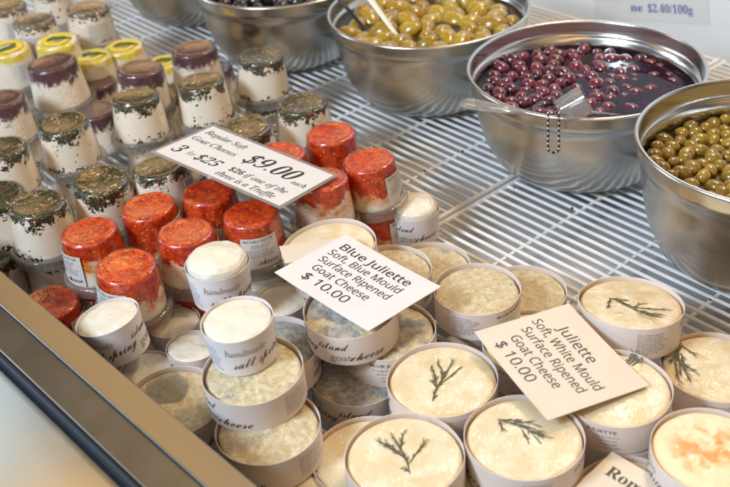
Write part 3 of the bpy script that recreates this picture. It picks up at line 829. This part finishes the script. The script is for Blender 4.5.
# ---------------------------------------------------------------- tubs
TUBS = [
 ('S1', 'flush', 239, 318, 13.75, 'small handmade goat cheese tub standing on the two box stack', 1.6, 3, 200, 1),
 ('S2', 'tall', 217, 262, 11.6, 'tall goat cheese tub with bulging wrapped top beside the chili domes', 1.8, 0, 0, 1),
 ('S3', 'tall', 414, 208, 4.4, 'goat cheese tub with bulging top standing alone against the bare rack', 8.2, 0, 0, .93),
 ('S4', 'flush', 113, 317, 9.6, 'tilted goat cheese tub in front of the chili domes by the steel rail', 3.9, 10, 160, .98),
 ('T1', 'flush', 147, 368, 4.0, 'low white tub between the tilted tub and the wet patch box', 9, 0, 0, .82),
 ('T2', 'flush', 173, 321, 3.6, 'low white tub between the tilted tub and the tall bulging one', 5.5, 0, 0, .88),
 ('T3', 'flush', 191, 347, 4.9, 'low white tub just left of the tub standing on the stack', 11, 4, 60, .82),
 ('T4', 'flush', 262, 277, 3.6, 'low white tub right beside the tall bulging tub', 9, 0, 0, .85),
 ('T5', 'flush', 281, 298, 5.0, 'low white tub at the left corner of the white price card', 11, 3, 270, .84),
]
for (i, kind, px, py, z, label, face, lean, ldir, sc) in TUBS:
    o = get('tub_'+kind, lambda: tub_proto(kind))
    p = at(px, py, z)
    pose(o, (p.x, p.y, z-4*sc), faceaz(p)-face/2.95, R(lean), R(ldir), sc)
    tag(o, label, 'cheese tub', 'small goat cheese tubs'); THING[i] = o

# ---------------------------------------------------------------- domes
DOMES = [  # id, kind, px, py, z of top, label, label azimuth (deg, + to the right), lower label or None
 ('H1', 'chili', 331, 132, 11, 'chili cheese dome at the back beside the bare rack', 150, 'lower chili dome beneath the back chili dome beside the bare rack'),
 ('H2', 'chili', 371, 159, 11, 'chili cheese dome with its sticker turned right, nearest the olive bowls', 66, 'lower chili dome beneath the one with its sticker turned right'),
 ('H3', 'chili', 278, 153, 11, 'chili cheese dome peeping over the back edge of the big price sign', 150, None),
 ('H4', 'chili', 321, 180, 11, 'mostly white chili dome under the right end of the big price sign', 160, 'lower chili dome beneath the mostly white one'),
 ('H5', 'chili', 150, 204, 11, 'chili cheese dome left of the big price sign with a sticker at its right', 50, None),
 ('H6', 'chili', 208, 191, 11, 'chili cheese dome under the left middle of the big price sign', 170, None),
 ('H7', 'chili', 184, 232, 11, 'chili cheese dome directly behind the tall bulging tub', 78, 'lower chili dome behind the tall bulging tub'),
 ('H8', 'chili', 250, 213, 11, 'chili cheese dome with a sticker squarely facing front below the big price sign', 8, None),
 ('H9', 'chili', 90, 230, 11, 'chili cheese dome with a sticker at its left, second row from the rail', -66, 'lower chili dome beneath the left stickered one'),
 ('H10', 'chili', 123, 263, 11, 'chili cheese dome with a sticker at its left, just behind the tilted tub', -48, 'lower chili dome just behind the tilted tub'),
 ('H11', 'chili', 48, 300, 5.5, 'chili cheese dome partly behind the steel rail', 60, None),
 ('P1', 'herb', 64, 124, 11, 'herb topped dome in front of the big purple topped dome', 170, 'lower herb dome in clear plastic under the front left herb dome'),
 ('P2', 'herb', 135, 99, 11, 'herb topped dome with golden sheen between two purple topped ones', 170, 'lower herb dome in clear plastic under the golden sheen herb dome'),
 ('P3', 'herb', 202, 83, 11, 'herb topped dome in front of the half white purple topped dome', 170, 'lower herb dome in clear plastic behind the big price sign corner'),
 ('P4', 'herb', 259, 58, 11, 'herb topped dome standing next to the black olive bowl', 170, 'lower herb dome in clear plastic nearest the black olive bowl'),
 ('P5', 'herb', 303, 105, 11, 'herb topped dome with whitish sheen behind the back chili dome', 170, None),
 ('P6', 'herb', 247, 129, 11, 'herb topped dome peeping over the back left edge of the big price sign', 170, None),
 ('P7', 'herb', 1, 150, 11, 'herb topped dome cut off by the left edge, upper one of two', 170, None),
 ('P8', 'herb', 37, 205, 11, 'herb topped dome in front of the left edge, nearest the steel rail', 170, 'lower herb dome beneath the one nearest the steel rail'),
 ('P9', 'herb', 99, 180, 11, 'dark herb topped dome directly behind two chili domes', 75, 'lower herb dome beneath the dark one behind two chili domes'),
 ('P10', 'herb', 161, 169, 11, 'herb topped dome under the left corner of the big price sign', 78, None),
 ('P12', 'herb', -2, 196, 11, 'herb topped dome cut off by the left edge, lower one of two', 170, None),
 ('P13', 'herb', -14, 256, 5.5, 'herb cheese dome cut off by the left edge just behind the rail', 60, None),
 ('L1', 'herb', 180, 176, 5.6, 'low herb dome in the gap left of the big price sign', 170, None),
 ('L2', 'chili', 160, 246, 5.6, 'low chili dome in the gap between three upper chili domes', 170, None),
 ('L3', 'herb', 284, 124, 5.6, 'low herb dome in the gap behind the big price sign', 170, None),
 ('L4', 'herb', 19, 127, 5.6, 'low herb dome near the left edge below the cut off purple dome', 170, None),
 ('L5', 'herb', 128, 188, 5.6, 'low herb dome in the gap right of the dark herb dome', 170, None),
 ('L6', 'herb', 6, 212, 5.6, 'low herb dome at the left edge beside the rail', 170, None),
 ('U1', 'purple', 55, 68, 11, 'purple topped dome with ragged dripping edge, largest of the purple ones', 170, None),
 ('U2', 'purple', 138, 71, 11, 'purple topped dome behind the golden sheen herb dome', 170, None),
 ('U3', 'purple', 194, 51, 11, 'purple topped dome farthest right, next to the bare rack', 170, None),
 ('U4', 'purple', 0, 102, 11, 'purple topped dome cut off by the left edge', 170, None),
 ('U5', 'purple', 211, 70, 5.6, 'half white purple topped dome hidden behind a herb dome', 170, None),
 ('U6', 'purple', 160, 95, 5.6, 'low purple topped dome between two herb domes', 170, None),
 ('U7', 'purple', 98, 112, 5.6, 'low purple topped dome left of the golden sheen herb dome', 170, None),
 ('U8', 'purple', 94, 84, 5.6, 'low purple topped dome right of the ragged edged purple one', 170, None),
 ('Y1', 'yellow', 57, 42, 11, 'lemon topped dome with a green leaf behind the ragged purple dome', 170, None),
 ('Y2', 'yellow', 91, 58, 8.2, 'lemon topped dome right of the leaf topped lemon dome', 170, None),
 ('Y3', 'yellow', 8, 49, 11, 'lemon topped dome with a pale sticker at the left edge', 40, None),
 ('Y4', 'yellow', 13, 73, 6.5, 'low lemon topped dome at the left edge beside the ragged purple dome', 170, None),
 ('Y5', 'yellow', 124, 48, 8.0, 'orange yellow topped dome farthest back of the lemon ones', 170, None),
 ('Y6', 'yellow', 165, 64, 5.4, 'low lemon topped dome glimpsed between two purple domes', 170, None),
 ('F1', 'pepper', 34, 23, 12, 'blurred pepper topped dome with a folded white sticker, top left', -20, None),
 ('F2', 'pepper', 86, 10, 12.5, 'blurred pepper topped dome with a broad sticker, at the top edge', 20, None),
 ('F3', 'pepper', 4, 8, 13, 'blurred pepper topped dome with a sticker in the top left corner', 20, None),
 ('F4', 'pepper', 50, -8, 8, 'blurred pale dome between the two pepper domes at the top edge', 170, None),
]
GD = {'chili': 'chili topped cheese domes', 'herb': 'herb topped cheese domes', 'purple': 'purple topped cheese domes', 'yellow': 'lemon topped cheese domes', 'pepper': 'pepper topped cheese domes'}
dr = random.Random(21)
for (i, kind, px, py, zt, label, laz, low) in DOMES:
    p = at(px, py, zt)
    for lay in range(2 if low else 1):
        o = get('dome_'+kind, lambda: dome_proto(kind, True))
        q = Vector((p.x, p.y, (zt-DH) if lay == 0 else zt-2*DH-.35))
        if lay: q += Vector((dr.uniform(-.5, .5), dr.uniform(-.5, .3), 0)); q.z = max(0, q.z)
        sc = ({'herb': 1.10, 'purple': 1.12, 'pepper': 1.12, 'yellow': 1.1}.get(kind, 1.03) + (.1 if i == 'U1' else 0))
        if lay: sc = .98
        tl = dr.uniform(0, 4) if i not in ('H10', 'P9') else 6
        pose(o, q, faceaz(p)+R(laz), R(tl), dr.uniform(0, 2*PI) if i != 'P9' else R(-60), sc)
        tag(o, label if lay == 0 else low, 'cheese dome', GD[kind])
        THING[i if lay == 0 else i+'_low'] = o

def own(i, v):
    for c in kids(THING[i]):
        if c.name.startswith('cheese'): c.color = (v, 1, 1, 1)
for i, v in (('H4', .45), ('H2', .9), ('H1', .85), ('H7', .9), ('B7', .05), ('B8', -.2), ('B6', .35), ('B5', .3), ('B11', 1.0)): own(i, v)

# ---------------------------------------------------------------- price cards
def card(name, loc, wh, rot, mt, lines, label, sleeve=False, inkm='ink', curl=.0, cat='price card'):
    root = empty(name); W, H = wh
    from mathutils import Euler
    root.matrix_world = Matrix.Translation(Vector(loc)*S) @ Euler([R(a) for a in rot], 'XYZ').to_matrix().to_4x4()
    mb = MB(); nx, ny = 16, 12; th = .035
    def zc(x, y): return curl*((x/W*2)**2 - .4*(y/H*2)) + .02*noise.noise(Vector((x*.4, y*.4, W)))
    vs = []; fs = []
    for s_ in (1, -1):
        for j in range(ny+1):
            for i in range(nx+1):
                x = -W/2+W*i/nx; y = -H/2+H*j/ny; vs.append((x, y, zc(x, y)+s_*th))
    n1 = (nx+1)*(ny+1)
    for j in range(ny):
        for i in range(nx):
            a = j*(nx+1)+i; fs.append((a, a+1, a+nx+2, a+nx+1)); b = a+n1; fs.append((b, b+nx+1, b+nx+2, b+1))
    for i in range(nx):
        fs.append((i, i+n1, i+1+n1, i+1)); a = ny*(nx+1)+i; fs.append((a, a+1, a+1+n1, a+n1))
    for j in range(ny):
        a = j*(nx+1); fs.append((a, a+nx+1, a+nx+1+n1, a+n1)); b = a+nx; fs.append((b, b+n1, b+nx+1+n1, b+nx+1))
    mb.add(vs, fs); mb.build('card_sheet', mt, root, angle=30)
    ink = MB(); grey = MB()
    for (body, u, v, u1, size, kw) in lines:
        kw = dict(kw); g = kw.pop('grey', False); rise = kw.pop('rise', 0)
        geo = text(body, size*H, (u1-u)*W, **kw)
        out = []
        for x, y in geo[0]:
            X = -W/2+u*W+x; Y = H/2-v*H+y-.36*size*H+x*rise; out.append((X, Y, zc(X, Y)+th+.03))
        (grey if g else ink).add(out, geo[1])
    ink.build('lettering', M[inkm], root, smooth=False)
    if grey.v: grey.build('small_lettering', M['greyink'], root, smooth=False)
    if sleeve:
        sm = MB(); a = .42; W2, H2 = W/2+a, H/2+a
        for (x0, y0, x1, y1) in ((-W2, -H2, W2, -H/2), (-W2, H/2, W2, H2), (-W2, -H/2, -W/2, H/2), (W/2, -H/2, W2, H/2)):
            sm.box(((x0+x1)/2, (y0+y1)/2, .03), ((x1-x0)/2, (y1-y0)/2, .05))
        sm.build('clear_sleeve', M['sleeve'], root, smooth=False)
    tag(root, label, cat); return root
card('price_card', (-12.51, 97.02, 12.75), (17.83*.99, 9.6*.98), (-7.5, 6.0, -38.0), M['whitecard'], [
    (serif('Regular Soft'), .03, .17, .37, .155, {}), (serif('Goat Cheeses'), .025, .40, .39, .155, {}),
    (serif('3', True, True), .045, .74, .115, .30, {'shear': .3, 'off': -.008}), (serif('for'), .145, .74, .21, .15, {'grey': True}),
    ('$'+serif('25', True), .225, .73, .41, .25, {'shear': .3, 'off': -.008}),
    ('$'+serif('9.00', True), .46, .33, .86, .40, {'shear': .3, 'off': -.008}), (serif('each'), .87, .46, .97, .13, {}),
    ('$'+serif('26')+serif(' if one of the'), .485, .70, .93, .15, {}), (serif('three is a Truffle'), .46, .88, .91, .15, {})],
    'long white price sign in a clear sleeve lying across the chili domes', sleeve=True, curl=.03)
card('price_card', (-1.11, 77.46, 9.78), (13.33, 9.41), (-1.5, .4, -49.7), M['whitecard'], [
    (sans('Blue Juliette'), .10, .18, .82, .155, {'off': .006}), (sans('Soft, Blue Mould'), .085, .335, .83, .14, {}),
    (sans('Surface Ripened'), .10, .485, .825, .14, {}), (sans('Goat Cheese'), .145, .635, .725, .14, {}), ('$ '+sans('10.00'), .175, .80, .64, .165, {})],
    'white price card with five sans lines in the middle of the pile', curl=.12)
card('price_card', (16.04, 66.23, 7.55), (12.0, 10.2), (-3.4, 3.6, -68.2), M['card'], [
    (sans('Juliette'), .205, .245, .63, .155, {}), (sans('Soft, White Mould'), .065, .405, .89, .135, {}),
    (sans('Surface Ripened'), .11, .55, .86, .135, {}), (sans('Goat Cheese'), .155, .70, .75, .135, {}), ('$ '+sans('10.00'), .17, .855, .62, .15, {})],
    'cream tan price card with five sans lines over the rosemary cheeses', curl=.14)
ca = R(-49); cp0 = at(612, 452, 4.3) + Vector((math.cos(ca)*6+math.sin(ca)*4.75, math.sin(ca)*6-math.cos(ca)*4.75, -.1))
card('price_card', tuple(cp0), (12, 9.5), (1.5, 0, -49), M['card'], [
    (serif('Romano', True), .075, .19, .56, .17, {})], 'cream card starting with bold serif letters at the bottom edge')
card('paper_slip', tuple(at(316, 250, 9.25)), (7.0, 3.2), (0, 4, 12), M['card'], [
    (script('ca~'), .62, .5, .92, .38, {})], 'pinkish slip with handwriting tucked behind the white price card', cat='paper slip')
# price paper taped on the wall
pw = wnz(0, 136.0, 0)
def on_wall(px, py):
    d = fv + rv*((px-365)/FPX) - uv*((py-243.5)/FPX)
    return CAMP + d*((136.0-CAMP.dot(NV))/d.dot(NV))
br = on_wall(709.5, 25); pc = empty('price_notice')
xa = (WV*math.cos(R(11)) + Vector((0, 0, math.sin(R(11))))).normalized(); ya = NV.cross(xa)*1.0
if ya.z < 0: ya = -ya
za = xa.cross(ya)
PWD, PHT = 22.0, 12.0
c0 = br - xa*PWD/2 + ya*PHT/2
pc.matrix_world = Matrix(((xa.x, ya.x, za.x, c0.x*S), (xa.y, ya.y, za.y, c0.y*S), (xa.z, ya.z, za.z, c0.z*S), (0, 0, 0, 1)))
MB().box((0, 0, 0), (PWD/2, PHT/2, .04)).build('paper_sheet', M['whitecard'], pc, smooth=False)
pm = MB()
for body, x1, y, w, sz in ((serif('Olives', True), 7.6, -1.5, 6.0, 2.2), ('$'+serif('2.40/100', True)+serif('g', True), 8.2, -4.4, 8.4, 2.0), (serif('ne', True), -1.2, -4.4, 2.4, 2.0)):
    geo = text(body, sz, w); pm.add([(x1-w+x, y+yy, .08) for x, yy in geo[0]], geo[1])
pm.build('lettering', M['blueink'], pc, smooth=False)
tag(pc, 'white price notice with bold serif print on the wall behind the olive bowls', 'price notice')

# ---------------------------------------------------------------- light
w = bpy.data.worlds.new('World'); scn.world = w; w.use_nodes = True
nt = w.node_tree; nt.nodes.clear()
wo_ = nt.nodes.new('ShaderNodeOutputWorld'); bg = nt.nodes.new('ShaderNodeBackground'); nt.links.new(bg.outputs[0], wo_.inputs[0])
tc = nt.nodes.new('ShaderNodeTexCoord')
def lobe(d, half, soft, col, prev):
    d = Vector(d).normalized()
    dp = nt.nodes.new('ShaderNodeVectorMath'); dp.operation = 'DOT_PRODUCT'; nt.links.new(tc.outputs['Generated'], dp.inputs[0]); dp.inputs[1].default_value = d
    mr = nt.nodes.new('ShaderNodeMapRange'); mr.interpolation_type = 'SMOOTHSTEP'; nt.links.new(dp.outputs['Value'], mr.inputs[0])
    mr.inputs[1].default_value = math.cos(R(half+soft)); mr.inputs[2].default_value = math.cos(R(max(0, half-soft)))
    mx = nt.nodes.new('ShaderNodeMix'); mx.data_type = 'RGBA'; mx.blend_type = 'ADD'
    nt.links.new(mr.outputs[0], mx.inputs[0]); mx.inputs[7].default_value = (*col, 1)
    if isinstance(prev, tuple): mx.inputs[6].default_value = (*prev, 1)
    else: nt.links.new(prev, mx.inputs[6])
    return mx.outputs[2]
c = lobe((0, 0, 1), 60, 30, (.20, .175, .14), (.12, .10, .08))
c = lobe((-.69, -.72, .20), 9, 2, (11.0, 13.0, 15.5), c)         # daylight from the shop windows
c = lobe((-.94, .30, .22), 9, 2, (9.0, 11.0, 13.5), c)
c = lobe((-.67, .50, .55), 7, 3, (2.6, 3.5, 4.0), c)
c = lobe((-.58, .32, .75), 6, 3, (4.5, 2.5, .55), c)
c = lobe((.55, .75, .55), 16, 4, (2.2, 2.6, 3.6), c)
c = lobe((-.20, .88, .44), 7, 4, (4.6, 3.0, 1.4), c)
c = lobe((-.11, .685, .72), 4, 2, (16, 9, 2.6), c)
c = lobe((.2, -.7, .55), 24, 12, (1.0, .66, .36), c)
nt.links.new(c, bg.inputs[0]); bg.inputs[1].default_value = .42
def area(name, loc, tgt, size, power, col, sy=None):
    l = bpy.data.lights.new(name, 'AREA'); l.size = size; l.energy = power; l.color = col
    if sy: l.shape = 'RECTANGLE'; l.size_y = sy
    o = bpy.data.objects.new(name, l); COL.objects.link(o); o.location = loc
    o.rotation_euler = (Vector(tgt)-Vector(loc)).to_track_quat('-Z', 'Y').to_euler(); return o
area('ceiling_lamp', (.60, 1.30, 1.3), (-.05, .98, .05), .22, 8.5, (1, .74, .43))
area('case_lamp', (.34, .46, .55), (.08, .62, .05), .10, .45, (1, .56, .20), .5)
area('window_light', (-1.25, -.10, 1.35), (-.1, 1.05, .05), (.45), 40, (.67, .83, 1.0))
area('back_light', (.60, 2.1, 1.5), (.35, 1.0, 0), .6, 5, (.74, .86, 1.0))
for loc in ((.15, .2, 1.35), (-.6, .8, 1.5), (-.45, .3, 1.1)):
    l = bpy.data.lights.new('spot_bulb', 'POINT'); l.energy = 2.2; l.shadow_soft_size = .06; l.color = (1, .84, .62)
    o = bpy.data.objects.new('spot_bulb', l); COL.objects.link(o); o.location = loc
scn.view_settings.view_transform = 'Standard'; scn.view_settings.look = 'None'; scn.view_settings.exposure = 0.12; scn.view_settings.gamma = 1
scn.cycles.max_bounces = 8; scn.cycles.transparent_max_bounces = 16; scn.cycles.caustics_reflective = False; scn.cycles.caustics_refractive = False
scn.cycles.use_denoising = True
